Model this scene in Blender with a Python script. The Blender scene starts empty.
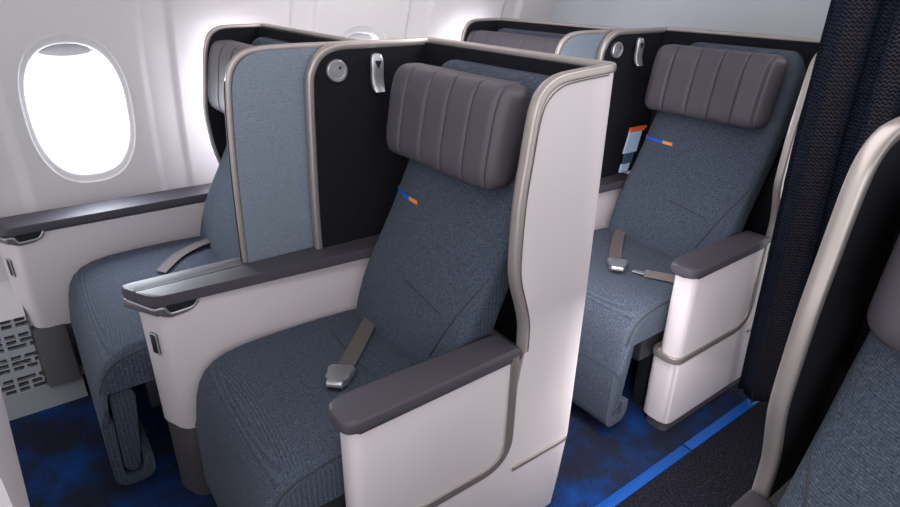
import bpy, bmesh, math, random
from mathutils import Vector, Matrix, Euler
random.seed(7)
scene = bpy.context.scene
COL = scene.collection
PI = math.pi

# ------------------------------------------------------------------ camera, world, lights, exposure
cam_d = bpy.data.cameras.new('camera'); cam = bpy.data.objects.new('camera', cam_d); COL.objects.link(cam)
cam_d.sensor_width = 36.0; cam_d.lens = 585.0/900.0*36.0; cam_d.clip_start = 0.02
R_ = Vector((0.59466, 0.80381, 0.01663)); U_ = Vector((-0.34699, 0.23793, 0.90719)); F_ = Vector((-0.72525, 0.54524, -0.42040))
m = Matrix((R_, U_, -F_)).transposed().to_4x4(); m.translation = Vector((1.20206, -1.05748, 1.22409))
cam.matrix_world = m
scene.camera = cam

world = bpy.data.worlds.new('world'); scene.world = world; world.use_nodes = True
bg = world.node_tree.nodes['Background']
bg.inputs[0].default_value = (0.97, 0.98, 1.0, 1); bg.inputs[1].default_value = 1.15

def area(name, loc, direction, sx, sy, power, col=(1, 1, 1)):
    l = bpy.data.lights.new(name, 'AREA'); l.shape = 'RECTANGLE'; l.size = sx; l.size_y = sy
    l.energy = power; l.color = col
    o = bpy.data.objects.new(name, l); COL.objects.link(o); o.location = loc
    o.rotation_euler = Vector(direction).to_track_quat('-Z', 'Y').to_euler()
    return o
area('cabin_ceiling_light', (0.75, -0.4, 1.70), (0, 0, -1), 0.5, 3.6, 11, (1.0, 0.965, 0.95))
area('cabin_side_light', (1.75, -1.5, 1.60), (-0.75, 0.45, -0.55), 0.5, 1.4, 5.5, (1.0, 0.965, 0.95))
area('sidewall_fill_light', (-0.30, 0.0, 1.70), (-1.0, 0, -0.75), 0.12, 3.6, 14, (1.0, 0.97, 0.97))  # unseen fill lamp, added to brighten the window sidewall
for k in range(4):
    area('window_daylight', (-1.10, -0.888+0.476*k, 0.88), (1, 0, -0.12), 0.30, 0.42, 9, (0.84, 0.92, 1.0))

vs = scene.view_settings
vs.view_transform = 'Standard'; vs.look = 'None'; vs.gamma = 1.0; vs.use_curve_mapping = False
vs.exposure = 0.27

# ------------------------------------------------------------------ materials
def lin(c):
    return tuple(((v/255)/12.92 if v/255 <= 0.04045 else ((v/255+0.055)/1.055)**2.4) for v in c)
def mat(name, rgb, rough=0.5, metal=0.0, coat=0.0, spec=0.5):
    m = bpy.data.materials.new(name); m.use_nodes = True
    b = m.node_tree.nodes['Principled BSDF']
    b.inputs['Base Color'].default_value = (*lin(rgb), 1); b.inputs['Roughness'].default_value = rough
    b.inputs['Metallic'].default_value = metal; b.inputs['Coat Weight'].default_value = coat
    b.inputs['Specular IOR Level'].default_value = spec
    return m
def nd(m, t, **kw):
    n = m.node_tree.nodes.new(t)
    for k, v in kw.items(): setattr(n, k, v)
    return n
def lk(m, a, b): m.node_tree.links.new(a, b)
def ramp(m, stops, interp='LINEAR'):
    r = nd(m, 'ShaderNodeValToRGB'); cr = r.color_ramp; cr.interpolation = interp
    while len(cr.elements) < len(stops): cr.elements.new(0.5)
    for e, (p, c) in zip(cr.elements, stops): e.position = p; e.color = (*lin(c), 1)
    return r
def objcoord(m, scale=(1, 1, 1), rot=(0, 0, 0)):
    tc = nd(m, 'ShaderNodeTexCoord'); mp = nd(m, 'ShaderNodeMapping')
    mp.inputs['Scale'].default_value = scale; mp.inputs['Rotation'].default_value = rot
    lk(m, tc.outputs['Object'], mp.inputs['Vector']); return mp.outputs[0]
def add_bump(m, height, strength, dist):
    b = nd(m, 'ShaderNodeBump'); b.inputs['Strength'].default_value = strength; b.inputs['Distance'].default_value = dist
    lk(m, height, b.inputs['Height']); lk(m, b.outputs[0], m.node_tree.nodes['Principled BSDF'].inputs['Normal'])

def fabric(name, dark, mid, light, scale, bump=0.5):
    m = mat(name, mid, 0.92, spec=0.2); P = m.node_tree.nodes['Principled BSDF']
    v = objcoord(m, (scale,)*3, (0.5, 0.35, 0.6))
    vo = nd(m, 'ShaderNodeTexVoronoi'); vo.inputs['Scale'].default_value = 1.0; lk(m, v, vo.inputs['Vector'])
    sx = nd(m, 'ShaderNodeSeparateColor'); lk(m, vo.outputs['Color'], sx.inputs[0])
    ck = nd(m, 'ShaderNodeTexChecker'); ck.inputs['Scale'].default_value = 0.9; lk(m, v, ck.inputs['Vector'])
    mx = nd(m, 'ShaderNodeMath', operation='MULTIPLY_ADD'); mx.inputs[1].default_value = 0.22
    lk(m, ck.outputs['Fac'], mx.inputs[0])
    m2 = nd(m, 'ShaderNodeMath', operation='MULTIPLY'); m2.inputs[1].default_value = 0.78
    lk(m, sx.outputs[0], m2.inputs[0]); lk(m, m2.outputs[0], mx.inputs[2])
    rp = ramp(m, [(0.0, dark), (0.45, mid), (0.8, mid), (1.0, light)]); lk(m, mx.outputs[0], rp.inputs[0])
    lk(m, rp.outputs[0], P.inputs['Base Color'])
    iv = nd(m, 'ShaderNodeMath', operation='SUBTRACT'); iv.inputs[0].default_value = 1.0; lk(m, vo.outputs['Distance'], iv.inputs[1])
    add_bump(m, iv.outputs[0], bump, 0.0012)
    return m
def weave(name, dark, mid, light, pitch):
    """basket weave: two crossing diagonal thread waves, a little irregular"""
    m = mat(name, mid, 0.92, spec=0.2); P = m.node_tree.nodes['Principled BSDF']
    P.inputs['Sheen Weight'].default_value = 0.04; P.inputs['Sheen Roughness'].default_value = 0.5
    v = objcoord(m); sp = nd(m, 'ShaderNodeSeparateXYZ'); lk(m, v, sp.inputs[0])
    def math_(op, a, b):
        n = nd(m, 'ShaderNodeMath', operation=op)
        for k, q in enumerate((a, b)):
            if q is None: continue
            if isinstance(q, (int, float)): n.inputs[k].default_value = q
            else: lk(m, q, n.inputs[k])
        return n.outputs[0]
    q = math_('SUBTRACT', sp.outputs[2], math_('MULTIPLY', sp.outputs[1], 0.75))
    p = math_('ADD', sp.outputs[0], math_('MULTIPLY', sp.outputs[1], 0.25))
    k = 2*PI/pitch
    a = math_('SINE', math_('MULTIPLY', math_('ADD', p, q), k*0.75), None)
    b = math_('SINE', math_('MULTIPLY', math_('SUBTRACT', p, q), k*0.75), None)
    w = math_('MULTIPLY', a, b)
    n = nd(m, 'ShaderNodeTexNoise'); n.inputs['Scale'].default_value = 260; n.inputs['Detail'].default_value = 3; lk(m, v, n.inputs['Vector'])
    h = math_('ADD', math_('MULTIPLY', w, 0.20), n.outputs['Fac'])
    rp_ = ramp(m, [(0.18, dark), (0.46, mid), (0.60, mid), (0.85, light)]); lk(m, h, rp_.inputs[0])
    lk(m, rp_.outputs[0], P.inputs['Base Color']); add_bump(m, h, 0.55, 0.0012)
    return m
def noisy(m, scale, strength, dist=0.001):
    n = nd(m, 'ShaderNodeTexNoise'); n.inputs['Scale'].default_value = scale; n.inputs['Detail'].default_value = 4
    lk(m, objcoord(m), n.inputs['Vector']); add_bump(m, n.outputs['Fac'], strength, dist); return m

M = {}
M['wall'] = noisy(mat('wall_panel', (214, 210, 211), 0.55), 350, 0.05)
M['ceiling'] = mat('ceiling_panel', (222, 220, 220), 0.6)
M['white'] = noisy(mat('warm_white_plastic', (213, 204, 208), 0.40), 500, 0.04)
M['silver'] = mat('champagne_silver_trim', (180, 171, 168), 0.34, 0.6)
M['groove'] = mat('bronze_grey_trim', (150, 141, 138), 0.38, 0.55)
M['bezel'] = mat('grey_latch_bezel', (112, 107, 110), 0.4, 0.3)
M['rule'] = mat('brown_edge_line', (88, 78, 76), 0.5)
M['line'] = mat('dark_seam', (50, 48, 52), 0.6)
M['liner'] = fabric('charcoal_felt', (19, 20, 26), (25, 26, 33), (32, 33, 40), 420, 0.25)
M['tweed'] = weave('blue_grey_tweed', (37, 42, 53), (68, 76, 90), (101, 111, 126), 0.0037)
M['panelcloth'] = fabric('pale_blue_grey_cloth', (112, 123, 138), (130, 141, 155), (150, 158, 170), 480, 0.3)
M['leather'] = noisy(mat('mauve_grey_leather', (80, 75, 83), 0.45, spec=0.45), 420, 0.12)
M['armtop'] = noisy(mat('dark_mauve_armrest', (76, 72, 81), 0.52, spec=0.35), 600, 0.05)
M['base'] = mat('dark_grey_base', (72, 68, 71), 0.5)
M['black'] = mat('black_plastic', (18, 18, 21), 0.5)
M['mech'] = mat('dark_mechanism', (34, 35, 39), 0.5)
M['alu'] = mat('brushed_aluminium', (196, 196, 202), 0.3, 0.75)
M['webbing'] = noisy(mat('taupe_webbing', (98, 90, 88), 0.75), 900, 0.3)
M['orange'] = mat('orange_fabric', (238, 150, 80), 0.8)
M['blue'] = mat('blue_fabric', (20, 92, 205), 0.8)
M['strip'] = mat('blue_floor_strip', (8, 72, 150), 0.45)
M['vent'] = mat('grey_vent_metal', (150, 152, 160), 0.45, 0.2)
M['tagblue'] = mat('pale_blue_tag', (150, 172, 196), 0.5)
M['tagdark'] = mat('navy_band', (40, 66, 92), 0.6)
M['tagorange'] = mat('burnt_orange_tab', (196, 84, 30), 0.5)
M['bulk'] = noisy(mat('grey_partition_laminate', (190, 194, 201), 0.6), 260, 0.5, 0.0015)
M['shade'] = mat('window_shade', (205, 203, 206), 0.6)

def glass_mat():
    m = bpy.data.materials.new('window_pane'); m.use_nodes = True; nt = m.node_tree
    nt.nodes.remove(nt.nodes['Principled BSDF'])
    t = nd(m, 'ShaderNodeBsdfTransparent'); g = nd(m, 'ShaderNodeBsdfGlossy'); g.inputs['Roughness'].default_value = 0.05
    mix = nd(m, 'ShaderNodeMixShader'); mix.inputs[0].default_value = 0.05
    lk(m, t.outputs[0], mix.inputs[1]); lk(m, g.outputs[0], mix.inputs[2])
    lk(m, mix.outputs[0], nt.nodes['Material Output'].inputs[0]); return m
M['pane'] = glass_mat()

def carpet():
    m = mat('navy_carpet', (22, 26, 40), 0.95, spec=0.15); P = m.node_tree.nodes['Principled BSDF']
    v = objcoord(m)
    n1 = nd(m, 'ShaderNodeTexNoise'); n1.inputs['Scale'].default_value = 5.5; n1.inputs['Detail'].default_value = 5; n1.inputs['Roughness'].default_value = 0.62
    lk(m, v, n1.inputs['Vector'])
    n2 = nd(m, 'ShaderNodeTexNoise'); n2.inputs['Scale'].default_value = 210; n2.inputs['Detail'].default_value = 2; lk(m, v, n2.inputs['Vector'])
    add = nd(m, 'ShaderNodeMath', operation='MULTIPLY_ADD'); add.inputs[1].default_value = 0.45; lk(m, n2.outputs['Fac'], add.inputs[0]); lk(m, n1.outputs['Fac'], add.inputs[2])
    r1 = ramp(m, [(0.0, (20, 23, 33)), (0.68, (27, 31, 46)), (0.82, (14, 46, 96)), (1.0, (16, 62, 128))]); lk(m, add.outputs[0], r1.inputs[0])
    # the runner along the aisle is a plainer weave of navy and brown flecks
    n3 = nd(m, 'ShaderNodeTexNoise'); n3.inputs['Scale'].default_value = 160; lk(m, v, n3.inputs['Vector'])
    r2 = ramp(m, [(0.35, (14, 16, 25)), (0.52, (20, 22, 32)), (0.62, (42, 34, 36)), (0.7, (18, 36, 68))]); lk(m, n3.outputs['Fac'], r2.inputs[0])
    sp = nd(m, 'ShaderNodeSeparateXYZ'); lk(m, v, sp.inputs[0])
    gt = nd(m, 'ShaderNodeMath', operation='GREATER_THAN'); gt.inputs[1].default_value = 0.585; lk(m, sp.outputs[0], gt.inputs[0])
    mx = nd(m, 'ShaderNodeMix', data_type='RGBA'); lk(m, gt.outputs[0], mx.inputs[0]); lk(m, r1.outputs[0], mx.inputs[6]); lk(m, r2.outputs[0], mx.inputs[7])
    lk(m, mx.outputs[2], P.inputs['Base Color']); add_bump(m, n2.outputs['Fac'], 0.6, 0.003); return m
M['carpet'] = carpet()

def curtain_mat():
    m = mat('navy_woven_curtain', (34, 38, 58), 0.9, spec=0.2); P = m.node_tree.nodes['Principled BSDF']
    uv = nd(m, 'ShaderNodeUVMap')
    sp = nd(m, 'ShaderNodeSeparateXYZ'); lk(m, uv.outputs[0], sp.inputs[0])
    oc = nd(m, 'ShaderNodeTexCoord'); so = nd(m, 'ShaderNodeSeparateXYZ'); lk(m, oc.outputs['Object'], so.inputs[0])
    sb = nd(m, 'ShaderNodeMath', operation='SUBTRACT'); sb.inputs[1].default_value = 0.516; lk(m, so.outputs[0], sb.inputs[0])
    w = nd(m, 'ShaderNodeMath', operation='FLOORED_MODULO'); w.inputs[1].default_value = 0.098; lk(m, sb.outputs[0], w.inputs[0])
    g = nd(m, 'ShaderNodeMath', operation='GREATER_THAN'); g.inputs[1].default_value = 0.062; lk(m, w.outputs[0], g.inputs[0])
    mx = nd(m, 'ShaderNodeMix', data_type='RGBA'); lk(m, g.outputs[0], mx.inputs[0])
    mx.inputs[6].default_value = (*lin((60, 67, 88)), 1); mx.inputs[7].default_value = (*lin((84, 77, 86)), 1)
    def mth(op, a, b=None):
        n = nd(m, 'ShaderNodeMath', operation=op)
        for k, q in enumerate((a, b)):
            if q is None: continue
            if isinstance(q, (int, float)): n.inputs[k].default_value = q
            else: lk(m, q, n.inputs[k])
        return n.outputs[0]
    zig = mth('MULTIPLY', mth('SINE', mth('MULTIPLY', sp.outputs[0], 2*PI/0.0115)), 1.5)
    wv = mth('SINE', mth('ADD', mth('MULTIPLY', sp.outputs[1], 2*PI/0.0095), zig))
    ns = nd(m, 'ShaderNodeTexNoise'); ns.inputs['Scale'].default_value = 180; lk(m, oc.outputs['Object'], ns.inputs['Vector'])
    h = mth('ADD', mth('MULTIPLY', wv, 0.36), ns.outputs['Fac'])
    fac = nd(m, 'ShaderNodeMapRange'); fac.inputs[1].default_value = 0.25; fac.inputs[2].default_value = 0.85; lk(m, h, fac.inputs[0])
    m2 = nd(m, 'ShaderNodeMix', data_type='RGBA'); lk(m, fac.outputs[0], m2.inputs[0])
    m2.inputs[6].default_value = (*lin((30, 33, 46)), 1); lk(m, mx.outputs[2], m2.inputs[7])
    lk(m, m2.outputs[2], P.inputs['Base Color']); add_bump(m, wv, 0.6, 0.002); return m
M['curtain'] = curtain_mat()

# ------------------------------------------------------------------ mesh helpers
def link_mesh(name, bm, material, parent=None, smooth=True, autos=35):
    me = bpy.data.meshes.new(name)
    bmesh.ops.recalc_face_normals(bm, faces=bm.faces)
    bm.to_mesh(me); bm.free()
    mats = material if isinstance(material, (list, tuple)) else [material]
    for q in mats: me.materials.append(q)
    if smooth:
        for f in me.polygons: f.use_smooth = True
        if autos:
            try: me.set_sharp_from_angle(angle=math.radians(autos))
            except Exception: pass
    o = bpy.data.objects.new(name, me); COL.objects.link(o)
    if parent is not None:
        o.parent = parent
        if parent.get('_base') is not None: o.location = -Vector(parent['_base'])
    return o
def thing(name, label, cat, base, group=None):
    o = bpy.data.objects.new(name, None); COL.objects.link(o); o.location = base; o.empty_display_size = 0.05
    o['label'] = label; o['category'] = cat; o['_base'] = list(base)
    if group: o['group'] = group
    return o
def tag(o, label, cat, group=None):
    o['label'] = label; o['category'] = cat
    if group: o['group'] = group
    return o
def struct(name, bm, material, **kw):
    o = link_mesh(name, bm, material, **kw); o['kind'] = 'structure'; return o
def dup(root, offset, label, group=None):
    r = root.copy(); COL.objects.link(r); r.location = root.location + Vector(offset); r['label'] = label
    if group: r['group'] = group
    for ch in list(root.children):
        c = ch.copy(); COL.objects.link(c); c.parent = r
        for g in list(ch.children):
            d = g.copy(); COL.objects.link(d); d.parent = c
    return r

def cat_rom(pts, n=8):
    P = [Vector(p) for p in pts]; out = []
    for i in range(len(P)-1):
        p0 = P[max(i-1, 0)]; p1 = P[i]; p2 = P[i+1]; p3 = P[min(i+2, len(P)-1)]
        for k in range(n):
            t = k/n
            out.append(0.5*((2*p1)+(p2-p0)*t+(2*p0-5*p1+4*p2-p3)*t*t+(3*p1-p0-3*p2+p3)*t**3))
    out.append(P[-1]); return out
def fillet(pts, r, n=6, closed=False):
    """round the corners of a polyline (any dimension); r may be a list"""
    P = [Vector(p) for p in pts]; N = len(P); out = []
    for i in range(N):
        rr = r[i] if isinstance(r, (list, tuple)) else r
        if (not closed and i in (0, N-1)) or rr <= 0: out.append(P[i]); continue
        a = P[(i-1) % N]; b = P[i]; c = P[(i+1) % N]
        d1 = (a-b); d2 = (c-b); l = min(rr, d1.length*0.49, d2.length*0.49)
        s = b+d1.normalized()*l; e = b+d2.normalized()*l
        for k in range(n+1):
            t = k/n; out.append(s*(1-t)**2+b*2*t*(1-t)+e*t*t)
    return out
def bm_prism(bm, outline, axis, a0, a1, bevel=0.0, seg=2, mi=0):
    """outline in the plane normal to axis: axis x -> (y,z), y -> (x,z), z -> (x,y)"""
    def mk(p, a):
        return {'x': (a, p[0], p[1]), 'y': (p[0], a, p[1]), 'z': (p[0], p[1], a)}[axis]
    v0 = [bm.verts.new(mk(p, a0)) for p in outline]; v1 = [bm.verts.new(mk(p, a1)) for p in outline]
    n = len(outline); fs = []
    f0 = bm.faces.new(v0); f1 = bm.faces.new(list(reversed(v1))); fs += [f0, f1]
    for i in range(n): fs.append(bm.faces.new((v0[i], v0[(i+1) % n], v1[(i+1) % n], v1[i])))
    for f in fs: f.material_index = mi
    if bevel > 0:
        es = list(set(f0.edges) | set(f1.edges))
        bmesh.ops.bevel(bm, geom=es, offset=bevel, segments=seg, affect='EDGES', profile=0.5, clamp_overlap=True)
    return bm
def bm_box(bm, x0, x1, y0, y1, z0, z1, bevel=0.0, seg=2, mi=0):
    if x0 > x1: x0, x1 = x1, x0
    if y0 > y1: y0, y1 = y1, y0
    if z0 > z1: z0, z1 = z1, z0
    vs_ = [bm.verts.new((x, y, z)) for x in (x0, x1) for y in (y0, y1) for z in (z0, z1)]
    idx = [(0, 1, 3, 2), (4, 6, 7, 5), (0, 4, 5, 1), (2, 3, 7, 6), (0, 2, 6, 4), (1, 5, 7, 3)]
    fs = [bm.faces.new([vs_[i] for i in q]) for q in idx]
    for f in fs: f.material_index = mi
    if bevel > 0:
        es = set(e for f in fs for e in f.edges)
        bmesh.ops.bevel(bm, geom=list(es), offset=bevel, segments=seg, affect='EDGES', profile=0.5, clamp_overlap=True)
    return bm
def bm_grid(bm, rows, close_u=False, close_v=False, cap=False, mi=0):
    V = [[bm.verts.new(p) for p in r] for r in rows]
    nu = len(V); nv = len(V[0]); fs = []
    for i in range(nu if close_u else nu-1):
        for j in range(nv if close_v else nv-1):
            try:
                f = bm.faces.new((V[i][j], V[(i+1) % nu][j], V[(i+1) % nu][(j+1) % nv], V[i][(j+1) % nv])); f.material_index = mi; fs.append(f)
            except ValueError: pass
    if cap:
        for r in (V[0], V[-1]):
            try: f = bm.faces.new(r); f.material_index = mi
            except ValueError: pass
    return V
def bm_sweep(bm, path, w, h, n=12, power=4.0, side=None, closed=False, mi=0):
    """sweep a superellipse of half sizes w (along side) and h; side(tangent) gives the width direction"""
    P = [Vector(p) for p in path]; rows = []
    N = len(P); prev = None
    for i in range(N):
        if closed: t = P[(i+1) % N]-P[i-1]
        else: t = P[min(i+1, N-1)]-P[max(i-1, 0)]
        t.normalize()
        if side is not None:
            s = Vector(side) if not callable(side) else Vector(side(i, t)); s = (s-t*s.dot(t))
        else:
            s = (prev if prev is not None else (Vector((0, 0, 1)).cross(t) if abs(t.z) < 0.9 else Vector((1, 0, 0)))); s = s-t*s.dot(t)
        s.normalize(); prev = s; b = t.cross(s)
        ring = []
        for k in range(n):
            a = 2*PI*(k+0.5)/n; ca, sa = math.cos(a), math.sin(a)
            e = 2.0/power
            ring.append(P[i]+s*(w*math.copysign(abs(ca)**e, ca))+b*(h*math.copysign(abs(sa)**e, sa)))
        rows.append(ring)
    bm_grid(bm, rows, close_u=closed, close_v=True, cap=not closed, mi=mi)
    return bm
def sup(a, p):
    c = math.cos(a); s = math.sin(a); e = 2.0/p
    return math.copysign(abs(c)**e, c), math.copysign(abs(s)**e, s)
def round_rect(x0, x1, y0, y1, r, n=5):
    return fillet([(x0, y0), (x1, y0), (x1, y1), (x0, y1)], r, n, closed=True)

# ------------------------------------------------------------------ cabin shell (structure)
WCX, WCZ, WR = 0.7325, 0.55, 1.66
def wall_x(z):
    return WCX-math.sqrt(WR*WR-(z-WCZ)**2)
WIN_Y = [-0.888+0.476*k for k in range(4)]
WIN_Z = 0.848; WIN_A, WIN_B = 0.143, 0.226     # outer half sizes
WP = 2.5                                        # superellipse power of the openings
def panel_bump(y):
    """sidewall panels stand slightly proud; a shallow channel runs between neighbouring panels"""
    d = abs(((y-WIN_Y[0]+0.238) % 0.476)-0.238)      # distance from the panel's centre line
    def ss(a, b, x):
        t = max(0, min(1, (x-a)/(b-a))); return t*t*(3-2*t)
    return 0.018*ss(0.182, 0.205, d)
def wall_pt(y, z):
    return Vector((wall_x(z)-panel_bump(y), y, z))
def wall():
    bm = bmesh.new()
    # window bays: ring grids around each opening, joined to the bay rectangle
    z0, z1 = 0.28, 1.14
    NA = 96
    for wy in WIN_Y:
        y0, y1 = wy-0.172, wy+0.172
        rows = []
        def rect_pt(a):
            # point of the bay rectangle in direction a
            c, s = math.cos(a), math.sin(a)
            hx = 0.172; zz = (z1-WIN_Z) if s > 0 else (WIN_Z-z0)
            k = min(hx/abs(c) if abs(c) > 1e-9 else 1e9, zz/abs(s) if abs(s) > 1e-9 else 1e9)
            return c*k, s*k
        angs = [2*PI*i/NA for i in range(NA)]
        for sc in (math.atan2(z1-WIN_Z, 0.172), PI-math.atan2(z1-WIN_Z, 0.172), 2*PI-math.atan2(WIN_Z-z0, 0.172), PI+math.atan2(WIN_Z-z0, 0.172)):
            j = min(range(NA), key=lambda i: abs(angs[i]-sc)); angs[j] = sc
        NS = 26
        for s in range(NS+1):
            t = s/NS; ring = []
            for a in angs:
                # opening point in the same direction
                c, q = math.cos(a), math.sin(a)
                rad = (abs(c/WIN_A)**WP+abs(q/WIN_B)**WP)**(-1/WP)
                ry, rz = rect_pt(a)
                yy = wy+c*rad*(1-t)+ry*t; zz = WIN_Z+q*rad*(1-t)+rz*t
                ring.append(wall_pt(yy, zz))
            rows.append(ring)
        bm_grid(bm, rows, close_v=True)
    def strip(ya, yb, za, zb, ny, nz):
        if yb-ya < 0.001: return
        rows = [[wall_pt(ya+(yb-ya)*i/ny, za+(zb-za)*j/nz) for i in range(ny+1)] for j in range(nz+1)]
        bm_grid(bm, rows)
    for wy in WIN_Y[:-1]: strip(wy+0.172, wy+0.476-0.172, z0, z1, 44, 20)
    ya, yb = WIN_Y[0]-0.172, WIN_Y[-1]+0.172
    strip(ya, yb, z1, 1.66, 240, 24); strip(ya, yb, 0.0, z0, 240, 10)
    strip(-2.2, ya, 0.0, 1.66, 80, 40); strip(yb, 1.3, 0.0, 1.66, 60, 40)
    bmesh.ops.remove_doubles(bm, verts=bm.verts, dist=0.0004)
    o = struct('wall_left', bm, M['wall'], autos=50)
    return o
wall()
for i, wy in enumerate(WIN_Y):
    # reveal: a dished ring that steps in to a smaller opening, then a tube out to the pane
    bm = bmesh.new(); rows = []
    prof = [(0.0, 0.000), (0.04, 0.003), (0.10, 0.0045), (0.4, 0.007), (0.75, 0.010), (0.92, 0.013), (1.0, 0.020), (1.04, 0.035), (1.08, 0.060), (1.1, 0.075), (1.25, 0.077)]
    for s, d in prof:
        ring = []
        for k in range(96):
            a = 2*PI*k/96; c, q = math.cos(a), math.sin(a)
            r0 = (abs(c/WIN_A)**WP+abs(q/WIN_B)**WP)**(-1/WP)
            A2, B2 = WIN_A-s*0.0165, WIN_B-s*0.027
            r = (abs(c/A2)**WP+abs(q/B2)**WP)**(-1/WP)
            yy, zz = wy+c*r, WIN_Z+q*r
            ring.append(Vector((wall_x(zz)-panel_bump(wy+c*r0)-d, yy, zz)))
        rows.append(ring)
    bm_grid(bm, rows, close_v=True)
    struct('window_%d' % (i+1), bm, M['wall'], autos=60)
    win = bpy.data.objects['window_%d' % (i+1)]
    bm = bmesh.new(); rows = []
    for s in (0.0, 0.5, 1.0):
        ring = []
        for k in range(64):
            a = 2*PI*k/64; c, q = math.cos(a), math.sin(a)
            A2, B2 = WIN_A-0.016, WIN_B-0.026
            r = (abs(c/A2)**WP+abs(q/B2)**WP)**(-1/WP)*max(s, 0.02)
            zz = WIN_Z+q*r; ring.append(Vector((wall_x(zz)-0.070, wy+c*r, zz)))
        rows.append(ring)
    bm_grid(bm, rows, close_v=True)
    link_mesh('pane', bm, M['pane'], win)
    # shade pulled almost fully up: a shallow lip showing at the top of the opening
    bm = bmesh.new()
    outl = []
    A2, B2 = WIN_A-0.0175, WIN_B-0.029
    zc = WIN_Z+B2-0.024
    ring_t = []
    for k in range(25):
        a = PI*k/24; c, q = math.cos(a), math.sin(a)
        r = (abs(c/A2)**WP+abs(q/B2)**WP)**(-1/WP)
        yy, zz = wy+c*r, WIN_Z+q*r
        if zz > zc: ring_t.append((yy, zz))
    yl, yr = ring_t[-1][0], ring_t[0][0]
    low = [(yl+(yr-yl)*k/10, zc-0.010*math.sin(PI*k/10)) for k in range(1, 10)]
    outl = ring_t+low
    bm_prism(bm, outl, 'x', wall_x(WIN_Z+0.2)-0.058, wall_x(WIN_Z+0.2)-0.050, 0.002)
    link_mesh('shade', bm, M['shade'], win)

bm = bmesh.new(); bm_box(bm, -0.95, 3.0, -2.4, 1.6, -0.05, 0.0); struct('floor', bm, M['carpet'], smooth=False)
bm = bmesh.new(); bm_box(bm, -0.62, 2.4, -2.4, 1.3, 1.78, 1.82); struct('ceiling', bm, M['ceiling'], smooth=False)
# partition behind the second row, its outer edge cut to the curve of the sidewall
bm = bmesh.new()
outl = [(0.52, 0.0), (0.52, 1.78)]+[(wall_x(z)+0.0, z) for z in [1.66-1.66*k/24 for k in range(25)]]
bm_prism(bm, outl, 'y', 1.04, 1.07, 0.0); struct('wall_back', bm, M['bulk'], smooth=False)
# sidewall dado below the windows with the air-return grille
def dado_x(z): return -0.695-0.43*z
t = thing('vent_grille', 'grey slotted air return grille low on the sidewall ahead of the window console', 'vent', (-0.72, -1.5, 0))
bm = bmesh.new()
bm_prism(bm, [(dado_x(0.0), 0.0), (dado_x(0.062), 0.062), (dado_x(0.062)-0.06, 0.062), (-0.80, 0.0)], 'y', -2.0, -1.075, 0.002)
link_mesh('base_rail', bm, M['vent'], t)
bm = bmesh.new()
# plate with rows of slots: quads in the slanted plane, slots pushed back
NZ = 14; zA, zB = 0.062, 0.272
def gp(y, z, d=0.0): return Vector((dado_x(z)-d-0.004, y, z))
rnd = random.Random(3)
row_h = (zB-zA)/NZ
for r in range(NZ):
    za = zA+row_h*r; zb = za+row_h; bar = row_h*0.30
    y = -2.0+(r % 2)*0.018
    bm_grid(bm, [[gp(-2.0, za), gp(-1.172, za)], [gp(-2.0, za+bar), gp(-1.172, za+bar)]])
    if r % 4 == 3:
        bm_grid(bm, [[gp(-2.0, za+bar), gp(-1.172, za+bar)], [gp(-2.0, zb), gp(-1.172, zb)]]); continue
    ys = [-2.0]
    while ys[-1] < -1.172:
        ys.append(ys[-1]+(0.026 if (len(ys)+r) % 3 else 0.048)); ys.append(ys[-1]+0.009)
    for k in range(0, len(ys)-1, 2):
        a, b = ys[k], min(ys[k+1], -1.172)
        if b > a: bm_grid(bm, [[gp(a, za+bar, 0.012), gp(b, za+bar, 0.012)], [gp(a, zb, 0.012), gp(b, zb, 0.012)]], mi=1)
        if k+2 < len(ys):
            a, b = ys[k+1], min(ys[k+2], -1.172)
            if b > a: bm_grid(bm, [[gp(a, za+bar), gp(b, za+bar)], [gp(a, zb), gp(b, zb)]])
link_mesh('slotted_plate', bm, [M['vent'], M['black']], t, smooth=False)
bm = bmesh.new()
bm_grid(bm, [[Vector((dado_x(zB), y, zB)), Vector((wall_x(0.36)+0.012, y, 0.36)), Vector((wall_x(0.50)+0.004, y, 0.50))] for y in (-2.0, -1.172)])
struct('trim_1', bm, M['wall'])

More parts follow.
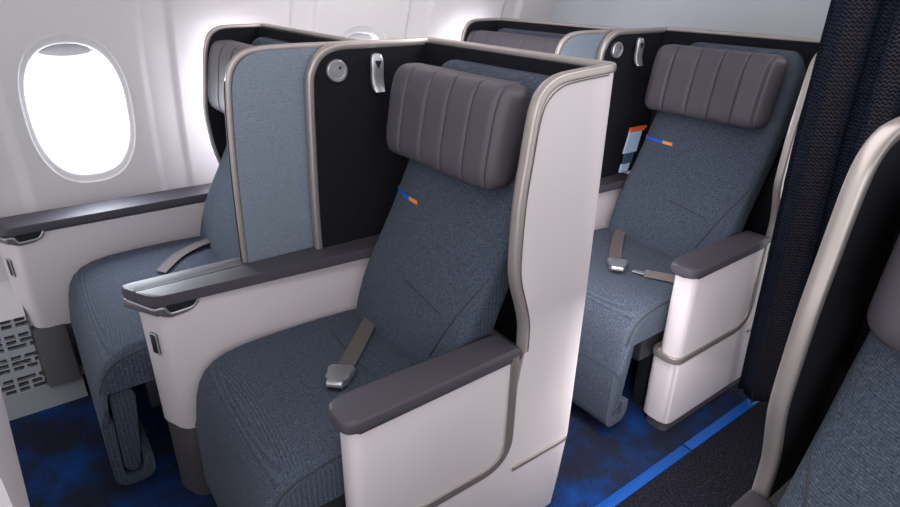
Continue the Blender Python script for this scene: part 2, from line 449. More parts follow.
# ------------------------------------------------------------------ seats
def seat(name, label, base_x, mir, dy, W, c0, c1, outer_arm, group, fin=False, wide=0.0):
    """one cabin seat. u runs from the inner face of the centre wing (0) to the inner face of the outer wing (W)"""
    X = lambda u: base_x+mir*u
    t = thing(name, label, 'seat', (X(W/2), -0.40+dy, 0), group)
    V3 = lambda u, y, z: Vector((X(u), y+dy, z))
    if fin: wk = [(-0.338, 0.545), (-0.340, 0.60), (-0.348, 0.64), (-0.367, 0.72), (-0.374, 0.79), (-0.375, 0.845), (-0.367, 0.906), (-0.354, 0.995), (-0.343, 1.040), (-0.330, 1.066), (-0.308, 1.081), (-0.275, 1.087), (-0.19, 1.088)]
    else: wk = [(-0.336, 0.545), (-0.337, 0.60), (-0.345, 0.64), (-0.369, 0.715), (-0.374, 0.77), (-0.372, 0.87), (-0.363, 0.945), (-0.358, 0.985), (-0.350, 1.030), (-0.338, 1.056), (-0.315, 1.073), (-0.28, 1.081), (-0.19, 1.087)]
    wing = cat_rom(wk, 6)
    WA = 0.0
    # front edge of the wing beside the centre console
    if fin:
        post = cat_rom([(-0.23, 1.088), (-0.35, 1.088), (-0.42, 1.085), (-0.458, 1.072), (-0.482, 1.040), (-0.492, 0.98), (-0.500, 0.85), (-0.504, 0.72), (-0.506, 0.6012)], 6)
    else:
        post = cat_rom([(-0.23, 1.088), (-0.35, 1.088), (-0.425, 1.086), (-0.465, 1.070), (-0.487, 1.040), (-0.496, 1.00), (-0.502, 0.85), (-0.506, 0.72), (-0.507, 0.6012)], 6)
    yb = -0.165
    # lining: three dark inner faces
    bm = bmesh.new()
    poly = [(p[0]+0.004, p[1]-0.004) for p in post]+[(yb-0.045, 0.6012), (yb-0.010, 0.76), (yb, 1.086)]
    bm_prism(bm, [(a+dy, b) for a, b in poly], 'x', X(0.0), X(-0.008))
    bm_prism(bm, [(X(0), 0.72), (X(W), 0.72), (X(W), 1.086), (X(0), 1.086)], 'y', yb-0.018+dy, yb+dy)
    bm_prism(bm, [(X(0.20), 0.45), (X(W), 0.45), (X(W), 0.735), (X(0.20), 0.735)], 'y', -0.228+dy, -0.218+dy)
    bm_prism(bm, [(X(0.20), 0.715), (X(W), 0.715), (X(W), 0.735), (X(0.20), 0.735)], 'y', -0.218+dy, yb-0.018+dy)
    zlow = 0.545
    poly = [(p[0]+0.004, p[1]-0.003) for p in wing]+[(yb, 1.086), (yb, zlow)]
    bm_prism(bm, [(a+dy, b) for a, b in poly], 'x', X(W), X(W+0.006))
    link_mesh('inner_lining', bm, M['liner'], t)
    # white outer skins
    bm = bmesh.new()
    if outer_arm:
        aft = [(-0.168, 1.084), (-0.166, 0.60), (-0.168, 0.25), (-0.198, 0.035)]
        low = [(-0.712, 0.045), (-0.716, 0.255)]
        rise = fillet([(-0.60, 0.255), (-0.352, 0.268), (-0.352, 0.45)], [0, 0.07, 0], 8)
        poly = [(p[0], p[1]) for p in wing]+aft+low+[(q[0], q[1]) for q in rise]
    else:
        poly = [(p[0], p[1]) for p in wing]+[(-0.168, 1.084), (-0.168, 0.545)]
    bm_prism(bm, [(a+dy, b) for a, b in poly], 'x', X(W+0.006), X(W+0.020), 0.003)
    link_mesh('outer_side_panel', bm, M['white'], t)
    bm = bmesh.new()
    rows = []
    for z in [0.04, 0.12, 0.25, 0.4, 0.55, 0.75, 1.085]:
        o_ = -0.03 if z < 0.1 else (-0.015 if z < 0.2 else 0)
        rows.append([V3(-0.016, -0.155-0.198*max(0, 0.746-z)-0.05*max(0, z-0.746), z), V3(0.06, -0.158-0.19*max(0, 0.746-z)-0.03*max(0, z-0.746), z), V3(W-0.0, yb+0.004+o_, z), V3(W+0.020, yb-0.004+o_, z)])
    bm_grid(bm, rows)
    link_mesh('rear_shell', bm, M['white'], t)
    # the fabric-faced privacy panel that carries the window seat's centre wing forward
    uo = -0.013 if fin else -0.008
    if fin:
        poly = [(p[0]+0.006-0.0, p[1]-0.004) for p in post]+[(-0.21, 0.6012), (-0.176, 0.76), (-0.17, 1.086)]
        bm = bmesh.new(); bm_prism(bm, [(a+dy, b) for a, b in poly], 'x', X(-0.008), X(-0.022), 0.002)
        link_mesh('privacy_panel', bm, M['panelcloth'], t)['label'] = 'pale blue-grey cloth privacy panel'
    else:
        poly = [(p[0]+0.006, p[1]-0.004) for p in post]+[(yb-0.045, 0.6012), (yb-0.010, 0.76), (yb, 1.086)]
        bm = bmesh.new(); bm_prism(bm, [(a+dy, b) for a, b in poly], 'x', X(-0.008), X(-0.018), 0.002)
        link_mesh('wing_back', bm, M['panelcloth'], t)
    # silver edging: one continuous strip from the armrest over the wing, along the back and down the post
    path = [V3(W+0.010, p[0], p[1]) for p in wing]
    path += fillet([V3(W+0.010, WA-0.19, 1.087), V3(W+0.010, yb+0.004, 1.089), V3(uo, yb+0.004, 1.089), V3(uo, -0.23, 1.088)], 0.02, 5)[1:-1]
    path += [V3(uo, p[0], p[1]) for p in post]
    def sd(i, tg): return Vector((1, 0, 0)) if abs(tg.x) < 0.7 else Vector((0, 1, 0))
    bm = bmesh.new()
    nW = len(wing)
    bm_sweep(bm, path, 0.0115 if not fin else 0.0075, 0.0090 if not fin else 0.0070, 14, 3.5)
    tr = link_mesh('shell_trim', bm, M['silver'], t, autos=60)
    if fin:
        # thin dark centre groove down the front edge
        bm = bmesh.new()
        pp = [V3(uo-0.001, p[0]-0.0075, p[1]) for p in post if p[1] < 1.03]
        bm_sweep(bm, pp, 0.0022, 0.0022, 8, 2, side=(1, 0, 0)); link_mesh('edge_groove', bm, M['line'], tr)
    else:
        bm = bmesh.new()
        pp = [V3(W+0.020, p[0]+0.0085, p[1]-(0.0 if p[1] < 1.0 else 0.0085*min(1, (p[1]-1.0)/0.06))) for p in wing]
        bm_sweep(bm, pp, 0.0014, 0.0014, 8, 2); link_mesh('edge_groove', bm, M['rule'], tr)
    # reading light and coat hook on the lining of the centre wing
    if not fin:
        bm = bmesh.new()
        prof = [(0.0, 0.010), (0.009, 0.010), (0.0095, 0.0085), (0.0175, 0.0085), (0.018, 0.011), (0.023, 0.011), (0.0255, 0.008), (0.0255, 0.0)]
        rows = [[V3(d, -0.430+r*math.cos(2*PI*k/32), 1.034+r*math.sin(2*PI*k/32)) for k in range(32)] for r, d in [(max(r, 1e-4), d) for r, d in prof]]
        bm_grid(bm, rows, close_v=True)
        rl = link_mesh('reading_light', bm, M['alu'], t)
        bm = bmesh.new(); rows = [[V3(0.0105+h, -0.424+r*math.cos(2*PI*k/12), 1.041+r*math.sin(2*PI*k/12)) for k in range(12)] for r, h in ((0.0035, 0), (0.0025, 0.0012), (0.0001, 0.0013))]
        bm_grid(bm, rows, close_v=True); link_mesh('lens', bm, M['black'], rl)
        bm = bmesh.new()
        rows = []
        for z, d, hw, th in [(1.069, 0.010, 0.006, 0.004), (1.066, 0.014, 0.0125, 0.006), (1.055, 0.016, 0.0165, 0.007), (1.035, 0.016, 0.0165, 0.007), (1.015, 0.014, 0.0165, 0.007), (1.002, 0.016, 0.0165, 0.007), (0.990, 0.020, 0.0155, 0.007), (0.982, 0.026, 0.013, 0.006)]:
            rows.append([V3(d+th*sup(2*PI*(k+.5)/16, 4)[1], -0.330+hw*sup(2*PI*(k+.5)/16, 4)[0], z) for k in range(16)])
        bm_grid(bm, rows, close_v=True, cap=True)
        hk = link_mesh('coat_hook', bm, M['alu'], t)
        bm = bmesh.new()
        tri = fillet([(-0.339+dy, 1.053), (-0.321+dy, 1.053), (-0.330+dy, 1.034)], 0.003, 3, closed=True)
        bm_prism(bm, tri, 'x', X(0.0225), X(0.0242), 0.0); link_mesh('triangle_mark', bm, M['black'], hk)
    # seat back
    def yF(z):
        K = [(0.38, -0.475), (0.43, -0.462), (0.50, -0.446), (0.60, -0.408), (0.74, -0.342), (0.85, -0.292), (0.95, -0.262), (1.06, -0.238)]
        for (a, ya), (b, yb_) in zip(K, K[1:]):
            if z <= b: return ya+(yb_-ya)*(z-a)/(b-a)
        return K[-1][1]
    su = (c1-c0)/0.465
    b0, b1 = c0+0.030*(0 if fin else 1)+0.008, c1-0.010+wide
    cu = (b0+b1)/2; hw = (b1-b0)/2
    bm = bmesh.new(); rows = []
    zs = [0.38, 0.40, 0.44, 0.48, 0.54, 0.60, 0.66, 0.72, 0.78, 0.84, 0.90, 0.95, 0.99, 1.015, 1.03, 1.042, 1.051, 1.057, 1.060]
    for z in zs:
        k = max(0, (z-0.975)/0.086); s_ = math.sqrt(max(0.0, 1-k*k)) if k > 0 else 1
        hh = hw-0.055*(1-s_)-0.012*max(0, (z-0.8)/0.3)
        hd = 0.048*(0.35+0.65*s_); yc = yF(z)+0.048
        ring = []
        for q in range(56):
            c, s = sup(2*PI*(q+.5)/56, 5.0)
            y = yc+hd*s
            if s < 0: y -= 0.010*(1-c*c)*s_              # gentle crown on the front
            if s < 0 and z < 0.70: y -= 0.018*max(0, abs(c)-0.62)/0.38*min(1, (0.70-z)/0.15)  # side bolsters low down
            ring.append(V3(cu+c*hh, y, z))
        rows.append(ring)
    bm_grid(bm, rows, close_v=True, cap=True)
    bk = link_mesh('seat_back', bm, M['tweed'], t, autos=70)
    def yfront(u, z):
        c = max(-1, min(1, (u-cu)/(hw-0.012*max(0, (z-0.8)/0.3)))); s = (1-abs(c)**5)**0.2; y = yF(z)+0.048*(1-s)-0.010*(1-c*c)
        if z < 0.70: y -= 0.018*max(0, abs(c)-0.62)/0.38*min(1, (0.70-z)/0.15)
        return y
    for sg in (() if fin else (1,)):
        bm = bmesh.new()
        pp = [V3(cu+sg*(hw*0.62+(hw*0.36)*k/14), 0, 0.49+0.19*k/14) for k in range(15)]
        pp = [V3(cu+sg*(hw*0.60+hw*0.36*k/14), yfront(cu+sg*(hw*0.60+hw*0.36*k/14), 0.49+0.19*k/14), 0.49+0.19*k/14) for k in range(15)]
        bm_sweep(bm, pp, 0.0016, 0.0016, 6, 2); link_mesh('seam', bm, M['line'], bk)
    bm = bmesh.new()
    pp = [V3(cu-hw*0.1+hw*0.75*k/12, yfront(cu-hw*0.1+hw*0.75*k/12, 0.585), 0.60-0.05*k/12) for k in range(13)]
    pp = [V3(cu-hw*0.15+hw*0.72*k/12, yfront(cu-hw*0.15+hw*0.72*k/12, 0.60-0.02*k/12), 0.60-0.02*k/12) for k in range(13)]
    bm_sweep(bm, pp, 0.0013, 0.0013, 6, 2); link_mesh('seam', bm, M['line'], bk)
    # ribbon label sewn to the inboard edge of the back
    bm = bmesh.new()
    zt = 0.755; ue = cu-hw
    us = [ue-0.001, ue+0.002, ue+0.006, ue+0.010, ue+0.016, ue+0.024, ue+0.035, ue+0.05, ue+0.07, ue+0.087, ue+0.0875, ue+0.105, ue+0.125]
    rows = []
    for u in us:
        y = yfront(max(u, ue+0.0015), zt)-0.0012 if u > ue else yF(zt)+0.03
        rows.append([V3(u, y, zt+0.005), V3(u, y-0.0012, zt+0.005), V3(u, y-0.0012, zt-0.005), V3(u, y, zt-0.005)])
    bm_grid(bm, rows, close_v=True, cap=True)
    bm.faces.ensure_lookup_table()
    for f in bm.faces:
        uu = (f.calc_center_median().x-base_x)/mir
        f.material_index = 0 if uu < ue+0.009 else (1 if uu < ue+0.0872 else 0)
    link_mesh('ribbon_label', bm, [M['orange'], M['blue']], bk)['label'] = 'blue ribbon label with orange ends'
    # headrest: one padded leather pad with stitched channels
    h0, h1 = (c0+0.020*su, c1-0.033*su+wide*1.6) if not fin else (c0+0.03, c1+0.010)
    HY = -0.035 if fin else -0.02
    hc = (h0+h1)/2; hh = (h1-h0)/2; zc, zh = 0.952, 0.102
    seams = [hc+(s-0.206)*su for s in (0.085, 0.168, 0.243, 0.318, 0.385)]
    bm = bmesh.new(); rows = []
    NU = 150
    us = sorted(set([h0+(h1-h0)*(0.5-0.5*math.cos(PI*i/NU)) for i in range(NU+1)]+[s+d for s in seams for d in (-0.0045, -0.002, 0, 0.002, 0.0045)]))
    for u in us:
        e = max(-1, min(1, (u-hc)/hh)); edge = max(0, (abs(e)-0.80)/0.20)
        f_ = math.sqrt(max(0.0, 1-edge*edge)); f_ = max(f_, 0.02)
        dent = sum(math.exp(-((u-s)/0.0040)**2) for s in seams)
        puff = 0.0
        zz = zh-0.030*(1-f_); dd = 0.046*f_-0.0055*dent*f_
        ring = []
        for q in range(44):
            c, s = sup(2*PI*(q+.5)/44, 3.6)
            ring.append(V3(u, -0.283+HY+(dd*s if s < 0 else 0.05*f_*s)+0.018*((zc+zz*c)-zc)/zh*1.0, zc+zz*c))
        rows.append(ring)
    V = bm_grid(bm, rows, close_v=True, cap=True)
    for f in bm.faces:
        uu = (f.calc_center_median().x-base_x)/mir
        if min(abs(uu-s) for s in seams) < 0.0011: f.material_index = 1
    link_mesh('headrest', bm, [M['leather'], M['line']], t, autos=80)
    # cushion
    bm = bmesh.new(); rows = []
    def ctop(y): return 0.432+0.008*math.cos((y+0.60)/0.32*1.2)
    prof = [(-0.40, 0.425), (-0.46, 0.436), (-0.55, 0.440), (-0.66, 0.440), (-0.74, 0.437), (-0.785, 0.430), (-0.818, 0.417), (-0.842, 0.398), (-0.858, 0.373), (-0.868, 0.342), (-0.875, 0.305), (-0.882, 0.246), (-0.866, 0.244), (-0.852, 0.330), (-0.60, 0.330), (-0.40, 0.330)]
    pr = prof
    th = [math.radians(60)*k/7 for k in range(8)]
    edge = [(0.90+0.10*math.sin(a)/math.sin(th[-1]), 0.024*(1-math.cos(a))/(1-math.cos(th[-1]))) for a in th]
    cols = [(-a, b) for a, b in reversed(edge)]+[(-0.9+1.8*k/20, 0.0) for k in range(1, 20)]+edge
    for e, dz in cols:
        u = (c0+c1)/2+(c1-c0)/2*e
        row = []
        for j, (y, z) in enumerate(pr):
            if j <= 10:
                zz = z-dz*(1 if j < 5 else max(0, 1-(j-4)/6))+0.006*(1-e*e)*(1 if j < 7 else 0); yy = y+(dz*0.6*min(1, (j-5)/3) if j >= 6 else 0)
            else: zz, yy = z, y
            row.append(V3(u, yy, zz))
        rows.append(row)
    bm_grid(bm, rows, close_v=True, cap=True)
    cs = link_mesh('seat_cushion', bm, M['tweed'], t, autos=25)
    for sg in ((0,) if fin else (1,)):
        bm = bmesh.new(); uu = c1-0.003 if sg else c0+0.003
        pp = cat_rom([V3(uu, -0.55, 0.4250), V3(uu, -0.66, 0.4250), V3(uu, -0.74, 0.4220), V3(uu, -0.785, 0.4150), V3(uu, -0.815, 0.4070), V3(uu, -0.838, 0.392), V3(uu, -0.854, 0.369), V3(uu, -0.867, 0.335)], 5)
        bm_sweep(bm, pp, 0.0020, 0.0020, 6, 2); link_mesh('piping', bm, M['line'], cs)
    bm = bmesh.new()
    pp = [V3(c0+(c1-c0)*k/10, -0.535-0.03*math.sin(PI*k/10), 0.4455-0.006*abs(2*k/10-1)**2*1.0) for k in range(2, 9)]
    bm_sweep(bm, pp, 0.0016, 0.0016, 6, 2); link_mesh('seam', bm, M['line'], cs)
    # leg rest: front pad folded round at the foot, with an inset inner pad at each side
    l0, l1 = c0+0.006, c1-0.018
    bm = bmesh.new()
    outer = fillet([(-0.881, 0.243), (-0.886, 0.042), (-0.792, 0.042), (-0.790, 0.115), (-0.814, 0.115), (-0.818, 0.066), (-0.862, 0.066), (-0.856, 0.243)], [0.002, 0.042, 0.036, 0.006, 0.006, 0.018, 0.022, 0.002], 7, closed=True)
    bm_prism(bm, [(a+dy, b) for a, b in [(q[0], q[1]) for q in outer]], 'x', X(l0), X(l1), 0.005, 3)
    lr = link_mesh('leg_rest', bm, M['tweed'], t, autos=60)
    bm = bmesh.new()
    inner = fillet([(-0.850, 0.322), (-0.858, 0.095), (-0.84, 0.070), (-0.822, 0.085), (-0.795, 0.30), (-0.805, 0.322)], 0.012, 4, closed=True)
    bm_prism(bm, [(q[0]+dy, q[1]) for q in inner], 'x', X(l0+0.008), X(l1-0.008), 0.004, 2)
    link_mesh('inner_pad', bm, M['tweed'], lr)
    # mechanism below
    bm = bmesh.new()
    bm_box(bm, X(c0+0.02), X(c1-0.02), -0.77+dy, -0.27+dy, 0.235, 0.335, 0.006)
    bm_box(bm, X(c0+0.05), X(c0+0.09), -0.66+dy, -0.32+dy, 0.0, 0.24, 0.004)
    bm_box(bm, X(c1-0.09), X(c1-0.05), -0.66+dy, -0.22+dy, 0.0, 0.24, 0.004)
    bm_box(bm, X(c0+0.04), X(c1-0.04), -0.42+dy, -0.34+dy, 0.0, 0.12, 0.004)
    link_mesh('seat_frame', bm, M['mech'], t)
    if outer_arm:
        a0, a1 = W-0.056, W+0.018
        # upper arm body, rounded nose
        bm = bmesh.new()
        pl = fillet([(X(a0+0.008), -0.36+dy), (X(a0+0.008), -0.728+dy), (X(a1), -0.728+dy), (X(a1), -0.36+dy)], [0, 0.028, 0.028, 0], 6, closed=True)
        bm_prism(bm, pl, 'z', 0.275, 0.535, 0.003); ab = link_mesh('armrest_body', bm, M['white'], t)
        bm = bmesh.new()
        pl = fillet([(X(a0-0.002), -0.345+dy), (X(a0-0.002), -0.742+dy), (X(a1+0.004), -0.742+dy), (X(a1+0.004), -0.345+dy)], [0, 0.028, 0.028, 0], 6, closed=True)
        bm_prism(bm, pl, 'z', 0.530, 0.559, 0.008, 3); link_mesh('armrest_pad', bm, M['armtop'], t)
        bm = bmesh.new()
        pl = fillet([(X(a0-0.018), -0.25+dy), (X(a0-0.018), -0.714+dy), (X(a1), -0.714+dy), (X(a1), -0.25+dy)], [0, 0.028, 0.028, 0], 6, closed=True)
        bm_prism(bm, pl, 'z', 0.035, 0.262, 0.003); link_mesh('lower_cover', bm, M['white'], t)
        bm = bmesh.new()
        pl = fillet([(X(a0-0.008), -0.22+dy), (X(a0-0.008), -0.705+dy), (X(a1-0.008), -0.705+dy), (X(a1-0.008), -0.22+dy)], [0, 0.026, 0.026, 0], 6, closed=True)
        bm_prism(bm, pl, 'z', 0.0, 0.040); link_mesh('kick_foot', bm, M['base'], t)
        # bronze reveal strip round the arm body
        bm = bmesh.new(); uS = a1+0.0005
        pp = fillet([V3(uS, -0.361, 0.545), V3(uS, -0.361, 0.268), V3(uS, -0.732, 0.268), V3(a0-0.010, -0.732, 0.268), V3(a0-0.010, -0.60, 0.268)], [0, 0.075, 0.034, 0.03, 0], 9)
        def sdir(i, tg):
            return Vector((0, 0, 1)).cross(tg) if abs(tg.z) < 0.5 else Vector((1, 0, 0))
        bm_sweep(bm, pp, 0.004, 0.0105, 12, 5, side=lambda i, tg: (Vector((mir, 0, 0)) if abs(tg.x) < 0.5 else Vector((0, -1, 0))))
        link_mesh('reveal_strip', bm, M['groove'], t, autos=50)
        # short trim line on the shell's flank, turning round its rear corner
        bm = bmesh.new()
        pp = fillet([V3(W+0.020, -0.345, 0.236), V3(W+0.021, -0.166, 0.236), V3(W-0.05, -0.152, 0.236)], [0, 0.02, 0], 6)
        bm_sweep(bm, pp, 0.004, 0.006, 10, 3); link_mesh('trim_line', bm, M['groove'], t)
    return t, X

def belt(t, pts, buckle, ang, tail=None):
    """lap strap lying on the cushion, buckle at its end, optional second half"""
    bm = bmesh.new()
    P = cat_rom(pts, 6)
    d = Vector((math.cos(ang), math.sin(ang), 0)); s = Vector((-d.y, d.x, 0))
    rows = []
    for p in P: rows.append([p+s*0.019+Vector((0, 0, 0.001)), p-s*0.019+Vector((0, 0, 0.001)), p-s*0.019-Vector((0, 0, 0.001)), p+s*0.019-Vector((0, 0, 0.001))])
    bm_grid(bm, rows, close_v=True, cap=True)
    b = link_mesh('seat_belt', bm, M['webbing'], t, autos=40)
    if buckle:
        c = Vector(buckle); bm = bmesh.new()
        out = [(1.18*a_, 1.18*q_) for a_, q_ in [(-0.030, -0.020), (-0.030, 0.020), (-0.022, 0.026), (-0.008, 0.0245), (0.010, 0.017), (0.022, 0.0165), (0.028, 0.014), (0.028, -0.014), (0.022, -0.0165), (0.010, -0.017), (-0.008, -0.0245), (-0.022, -0.026)]]
        pl = [(c.x+d.x*a+s.x*q, c.y+d.y*a+s.y*q) for a, q in out]
        bm_prism(bm, pl, 'z', c.z-0.006, c.z+0.010, 0.005, 3)
        bk = link_mesh('buckle', bm, M['alu'], b)
        bm = bmesh.new()
        pl = [(c.x+d.x*a+s.x*q, c.y+d.y*a+s.y*q) for a, q in [(0.014, -0.016), (0.014, 0.016), (0.034, 0.015), (0.034, -0.015)]]
        bm_prism(bm, pl, 'z', c.z-0.006, c.z+0.000, 0.001)
        link_mesh('slot', bm, M['black'], b)
    if tail:
        bm = bmesh.new(); rows = []
        TP = cat_rom(tail, 6)
        for i, p in enumerate(TP):
            tg = (TP[min(i+1, len(TP)-1)]-TP[max(i-1, 0)]).normalized(); sx = Vector((-tg.y, tg.x, 0.55)).normalized()
            rows.append([p+sx*0.013, p-sx*0.013, p-sx*0.013-Vector((0, 0, 0.0015)), p+sx*0.013-Vector((0, 0, 0.0015))])
        bm_grid(bm, rows, close_v=True, cap=True); link_mesh('belt_tail', bm, M['webbing'], b)
        p0 = Vector(tail[0]); tg = (Vector(tail[1])-p0).normalized(); bm = bmesh.new()
        sx = Vector((-tg.y, tg.x, 0))
        pl = [((p0-tg*a+sx*q).x, (p0-tg*a+sx*q).y) for a, q in [(0.0, -0.010), (0.0, 0.010), (0.035, 0.006), (0.035, -0.006)]]
        bm_prism(bm, pl, 'z', p0.z-0.003, p0.z+0.001, 0.001); link_mesh('tongue', bm, M['alu'], b)
    return b

GA = 'aisle side seats'; GW = 'window side seats'
aisle, XA = seat('airline_seat', 'foreground blue-grey tweed seat with white shell and tall flat white outer side', -0.085, 1, 0.0, 0.566, 0.045, 0.512, True, GA)
WDY = -0.182
wind, XW = seat('airline_seat', 'blue-grey tweed seat under the round window, partly hidden behind the cloth privacy panel', -0.130, -1, WDY, 0.631, 0.030, 0.638, False, GW, fin=True)
across, XR = seat('airline_seat', 'seat across the aisle cut off by the right edge, silver wing edge nearest the camera', 1.548, -1, 0.03, 0.566, 0.045, 0.512, True, 'seat across the aisle', wide=0.034)
aisle2 = dup(aisle, (0, 1, 0), 'tweed seat of the second row beside the dark curtain with an orange-topped tag tucked in')
wind2 = dup(wind, (0, 1, 0), 'farther window seat with only its channelled headrest showing over the shells', GW)
front = dup(aisle, (0, -1, 0), 'white shell of the seat ahead, a sliver at the left edge of the photo')
belt(aisle, [(0.030, -0.385, 0.450), (0.052, -0.425, 0.455), (0.075, -0.455, 0.4535), (0.155, -0.535, 0.4525), (0.230, -0.612, 0.4525)], (0.250, -0.632, 0.4575), math.atan2(-0.16, 0.17), [(0.33, -0.63, 0.450), (0.37, -0.615, 0.449), (0.42, -0.58, 0.442)])
belt(aisle2, [(0.060, -0.455, 0.456), (0.075, -0.490, 0.4535), (0.14, -0.585, 0.4525), (0.210, -0.678, 0.4525)], (0.235, -0.698, 0.4575), math.atan2(-0.19, 0.15), [(0.310, -0.667, 0.455), (0.35, -0.648, 0.457), (0.385, -0.628, 0.455), (0.43, -0.62, 0.447)])
belt(wind, [(-0.650, -0.63, 0.456), (-0.63, -0.69, 0.4535), (-0.585, -0.755, 0.4525), (-0.50, -0.82, 0.4525)], None, math.atan2(-0.16, 0.09))

# ------------------------------------------------------------------ consoles between and beside the seats
def console(name, label, x0, x1, yf, yb, zt, split, side, xb0=None, xb1=None):
    """x0..x1 at the top; side +1: the detailed flank faces the aisle"""
    t = thing(name, label, 'console', ((x0+x1)/2, (yf+yb)/2, 0))
    bm = bmesh.new()
    b0, b1 = x0+0.008, x1-0.006
    N = lambda x: yf+0.5*(x-x0)
    pl = fillet([(b0, yb), (b0, N(b0)+0.020), (b1, N(b1)+0.016), (b1+split*0.02, yb)], [0, 0.022, 0.022, 0], 6, closed=True)
    bm_prism(bm, pl, 'z', 0.225, zt-0.030, 0.003); body = link_mesh('console_body', bm, M['white'], t)
    bm = bmesh.new()
    bb = b0+0.004 if split else -0.842
    pl = fillet([(bb, yb), (bb, N(bb)+0.022), (b1-0.002, N(b1)+0.018), (b1-0.002, yb)], [0, 0.022, 0.022, 0], 6, closed=True)
    bm_prism(bm, pl, 'z', 0.0 if split else 0.063, 0.232, 0.003)
    if not split:   # below the window the plinth splays out to the sloping dado
        bm_prism(bm, [(bb+0.01, 0.231), (b1-0.001, 0.231), (-0.704, 0.064), (bb+0.01, 0.064)], 'y', N(b1)-0.004, -1.078, 0.004)
    link_mesh('console_base', bm, M['base'], t)
    # armrest leaves
    leaves = [(x0, (x0+x1)/2-0.0015), ((x0+x1)/2+0.0015, x1)] if split else [(x0, x1)]
    for i, (p, q) in enumerate(leaves):
        bm = bmesh.new()
        r0 = 0.022 if i == 0 else 0.003; r1 = 0.022 if i == len(leaves)-1 else 0.003
        qa = q+(0.042 if (split and i == 1) else 0)
        pa = p+(0.0 if i == 0 else 0.002)
        pl = fillet([(p, yb), (p, N(p)), (q, N(q)+0.002), (qa, yb)], [0, r0, r1, 0], 6, closed=True)
        bm_prism(bm, pl, 'z', zt-0.026, zt, 0.006, 3); link_mesh('armrest_leaf' if split else 'armrest_top', bm, M['armtop'], t)
    # tray latch: dark recess with a bright lip at the nose of the flank
    xs = x1-0.005; ys = N(x1)
    bm = bmesh.new()
    pl = [(ys+0.004, zt-0.030), (ys+0.004, zt-0.044), (ys+0.022, zt-0.058), (ys+0.065, zt-0.055), (ys+0.088, zt-0.046), (ys+0.096, zt-0.028)]
    pl = fillet(pl, [0, 0.004, 0.01, 0.02, 0.01, 0], 4, closed=True)
    bm_prism(bm, pl, 'x', xs-0.030, xs+0.004, 0.002)
    pl = [(x0+0.012, N(x0)+0.004), (x1-0.004, ys+0.003), (x1-0.004, ys+0.03), (x0+0.012, N(x0)+0.03)]
    bm_prism(bm, pl, 'z', zt-0.050, zt-0.028, 0.002)
    bz = link_mesh('latch_bezel', bm, M['bezel'], body)
    bm = bmesh.new()
    pl = fillet([(ys+0.022, zt-0.027), (ys+0.031, zt-0.047), (ys+0.078, zt-0.045), (ys+0.090, zt-0.027)], [0, 0.006, 0.010, 0], 4, closed=True)
    bm_prism(bm, pl, 'x', xs, xs+0.0052); link_mesh('latch_recess', bm, M['black'], body)
    bm = bmesh.new()
    pp = fillet([(x0+0.024, N(x0)+0.013, zt-0.030), (xs+0.005, ys+0.000, zt-0.031), (xs+0.005, ys+0.018, zt-0.030), (xs+0.005, ys+0.029, zt-0.049), (xs+0.005, ys+0.080, zt-0.046), (xs+0.005, ys+0.094, zt-0.025)], [0, 0.012, 0.008, 0.008, 0.012, 0], 6)
    bm_sweep(bm, pp, 0.0028, 0.0028, 8, 2.5); link_mesh('latch_lip', bm, M['alu'], body)
    # small dark catch plate on the nose
    def slant(bm):
        xc = (x0+x1)/2+0.002
        ang = math.atan(0.5)
        bmesh.ops.rotate(bm, cent=(0, 0, 0), matrix=Matrix.Rotation(ang, 3, 'Z'), verts=bm.verts)
        bmesh.ops.translate(bm, vec=(xc, N(xc)+0.0195, zt-0.138), verts=bm.verts)
    bm = bmesh.new(); bm_box(bm, -0.012, 0.012, -0.005, 0.004, -0.027, 0.027, 0.002); slant(bm)
    cp = link_mesh('catch_plate', bm, M['black'], body)
    bm = bmesh.new(); bm_sweep(bm, fillet([(-0.012, -0.0065, 0.028), (0.0125, -0.0065, 0.028), (0.0125, -0.0065, -0.028)], [0, 0.003, 0], 4), 0.0018, 0.0018, 8, 2); slant(bm)
    link_mesh('catch_rim', bm, M['alu'], body)
    return t
con = console('center_console', 'split-top white console between the two front seats with bright tray latch', -0.155, -0.052, -0.962, -0.30, 0.600, True, 1)
con2 = dup(con, (0, 1, 0), 'console of the second row, a dark ledge glimpsed beside the nearer white shell')
side = console('side_console', 'white window-side console with plain grey top along the sidewall', -0.888, -0.775, -1.215, -0.36, 0.568, False, 1)

# ------------------------------------------------------------------ loose and small things
# pale tag with orange tab tucked between the second-row back and the dark lining
t = thing('safety_tag', 'pale blue tag with orange top and navy band tucked beside the second-row seat back', 'tag', (0.0, 0.60, 0.645))
def tagbox(nm, mt, a, b, z0, z1, th=0.006):
    bm = bmesh.new()
    rows = []
    for z, (y0, y1) in ((z0, a), (z1, b)):
        rows.append([Vector((-0.006, y0, z)), Vector((-0.006, y1, z)), Vector((-0.006-th, y1, z)), Vector((-0.006-th, y0, z))])
    bm_grid(bm, rows, close_v=True, cap=True)
    link_mesh(nm, bm, mt, t, smooth=False)
tagbox('tag_foot', M['tagblue'], (0.575, 0.615), (0.580, 0.625), 0.640, 0.668)
tagbox('tag_band', M['tagdark'], (0.588, 0.630), (0.590, 0.640), 0.668, 0.705)
tagbox('tag_body', M['tagblue'], (0.582, 0.650), (0.600, 0.665), 0.705, 0.775)
tagbox('tag_tab', M['tagorange'], (0.600, 0.675), (0.605, 0.690), 0.775, 0.790, 0.008)

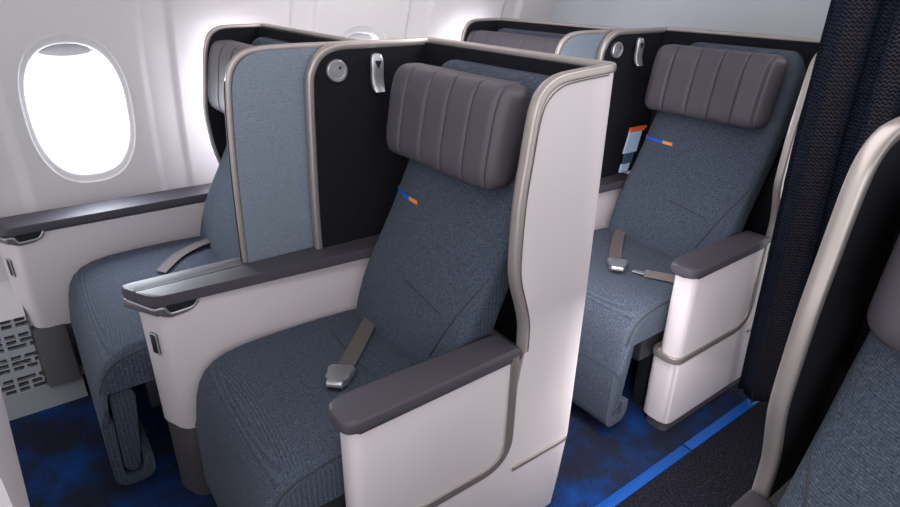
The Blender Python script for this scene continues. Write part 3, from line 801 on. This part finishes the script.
# guide strips along the aisle edge
g = 'blue guide strips on the aisle carpet'
for (ya, yb_, lab) in ((-2.0, 0.292, 'bright blue guide strip on the carpet, the length nearest the camera'), (0.300, 1.05, 'bright blue guide strip on the carpet, the length running to the curtain')):
    bm = bmesh.new(); bm_box(bm, 0.556, 0.586, ya, yb_, 0.0, 0.004, 0.0015)
    tag(link_mesh('guide_strip', bm, M['strip']), lab, 'floor strip', g)

# curtain across the aisle behind the second row
bm = bmesh.new(); rows = []; uvl = bm.loops.layers.uv.new('UVMap')
NX = 260; NZc = 30
x0, x1 = 0.516, 0.985
def cpt(s, z):
    x = x0+(x1-x0)*s
    ph = 2*PI*s*(x1-x0)/0.098
    yb_ = 0.562+0.085*max(0, 1-z/0.85)
    y = yb_+0.10*s+0.031*math.sin(ph+0.5+0.3*math.sin(1.7*z+s*9))+0.006*math.sin(ph*2.3+1.2)
    x += 0.012*math.sin(2*ph+2*z*0.6+1.0)*min(1, s*12)
    return Vector((x, y, z))
arc = [0.0]
for i in range(NX): arc.append(arc[-1]+(cpt((i+1)/NX, 1.0)-cpt(i/NX, 1.0)).length)
zsC = [0.012+(1.74-0.012)*j/NZc for j in range(NZc+1)]
V = [[bm.verts.new(cpt(i/NX, z)) for i in range(NX+1)] for z in zsC]
for j in range(NZc):
    for i in range(NX):
        f = bm.faces.new((V[j][i], V[j][i+1], V[j+1][i+1], V[j+1][i]))
        for l, (jj, ii) in zip(f.loops, ((j, i), (j, i+1), (j+1, i+1), (j+1, i))): l[uvl].uv = (arc[ii], zsC[jj])
bmesh.ops.solidify(bm, geom=bm.faces[:], thickness=0.002)
tag(link_mesh('curtain', bm, M['curtain'], autos=0), 'dark navy woven curtain hanging in folds across the aisle', 'curtain')
bm = bmesh.new(); bm_sweep(bm, [Vector((0.50, 0.58, 1.755)), Vector((1.0, 0.675, 1.755))], 0.012, 0.012, 12, 3)
bm_box(bm, 0.50, 1.0, 0.60, 0.65, 1.755, 1.79)
tag(link_mesh('curtain_rail', bm, M['alu']), 'rail under the ceiling that carries the navy curtain', 'rail')

for o in bpy.data.objects:
    if '_base' in o: del o['_base']
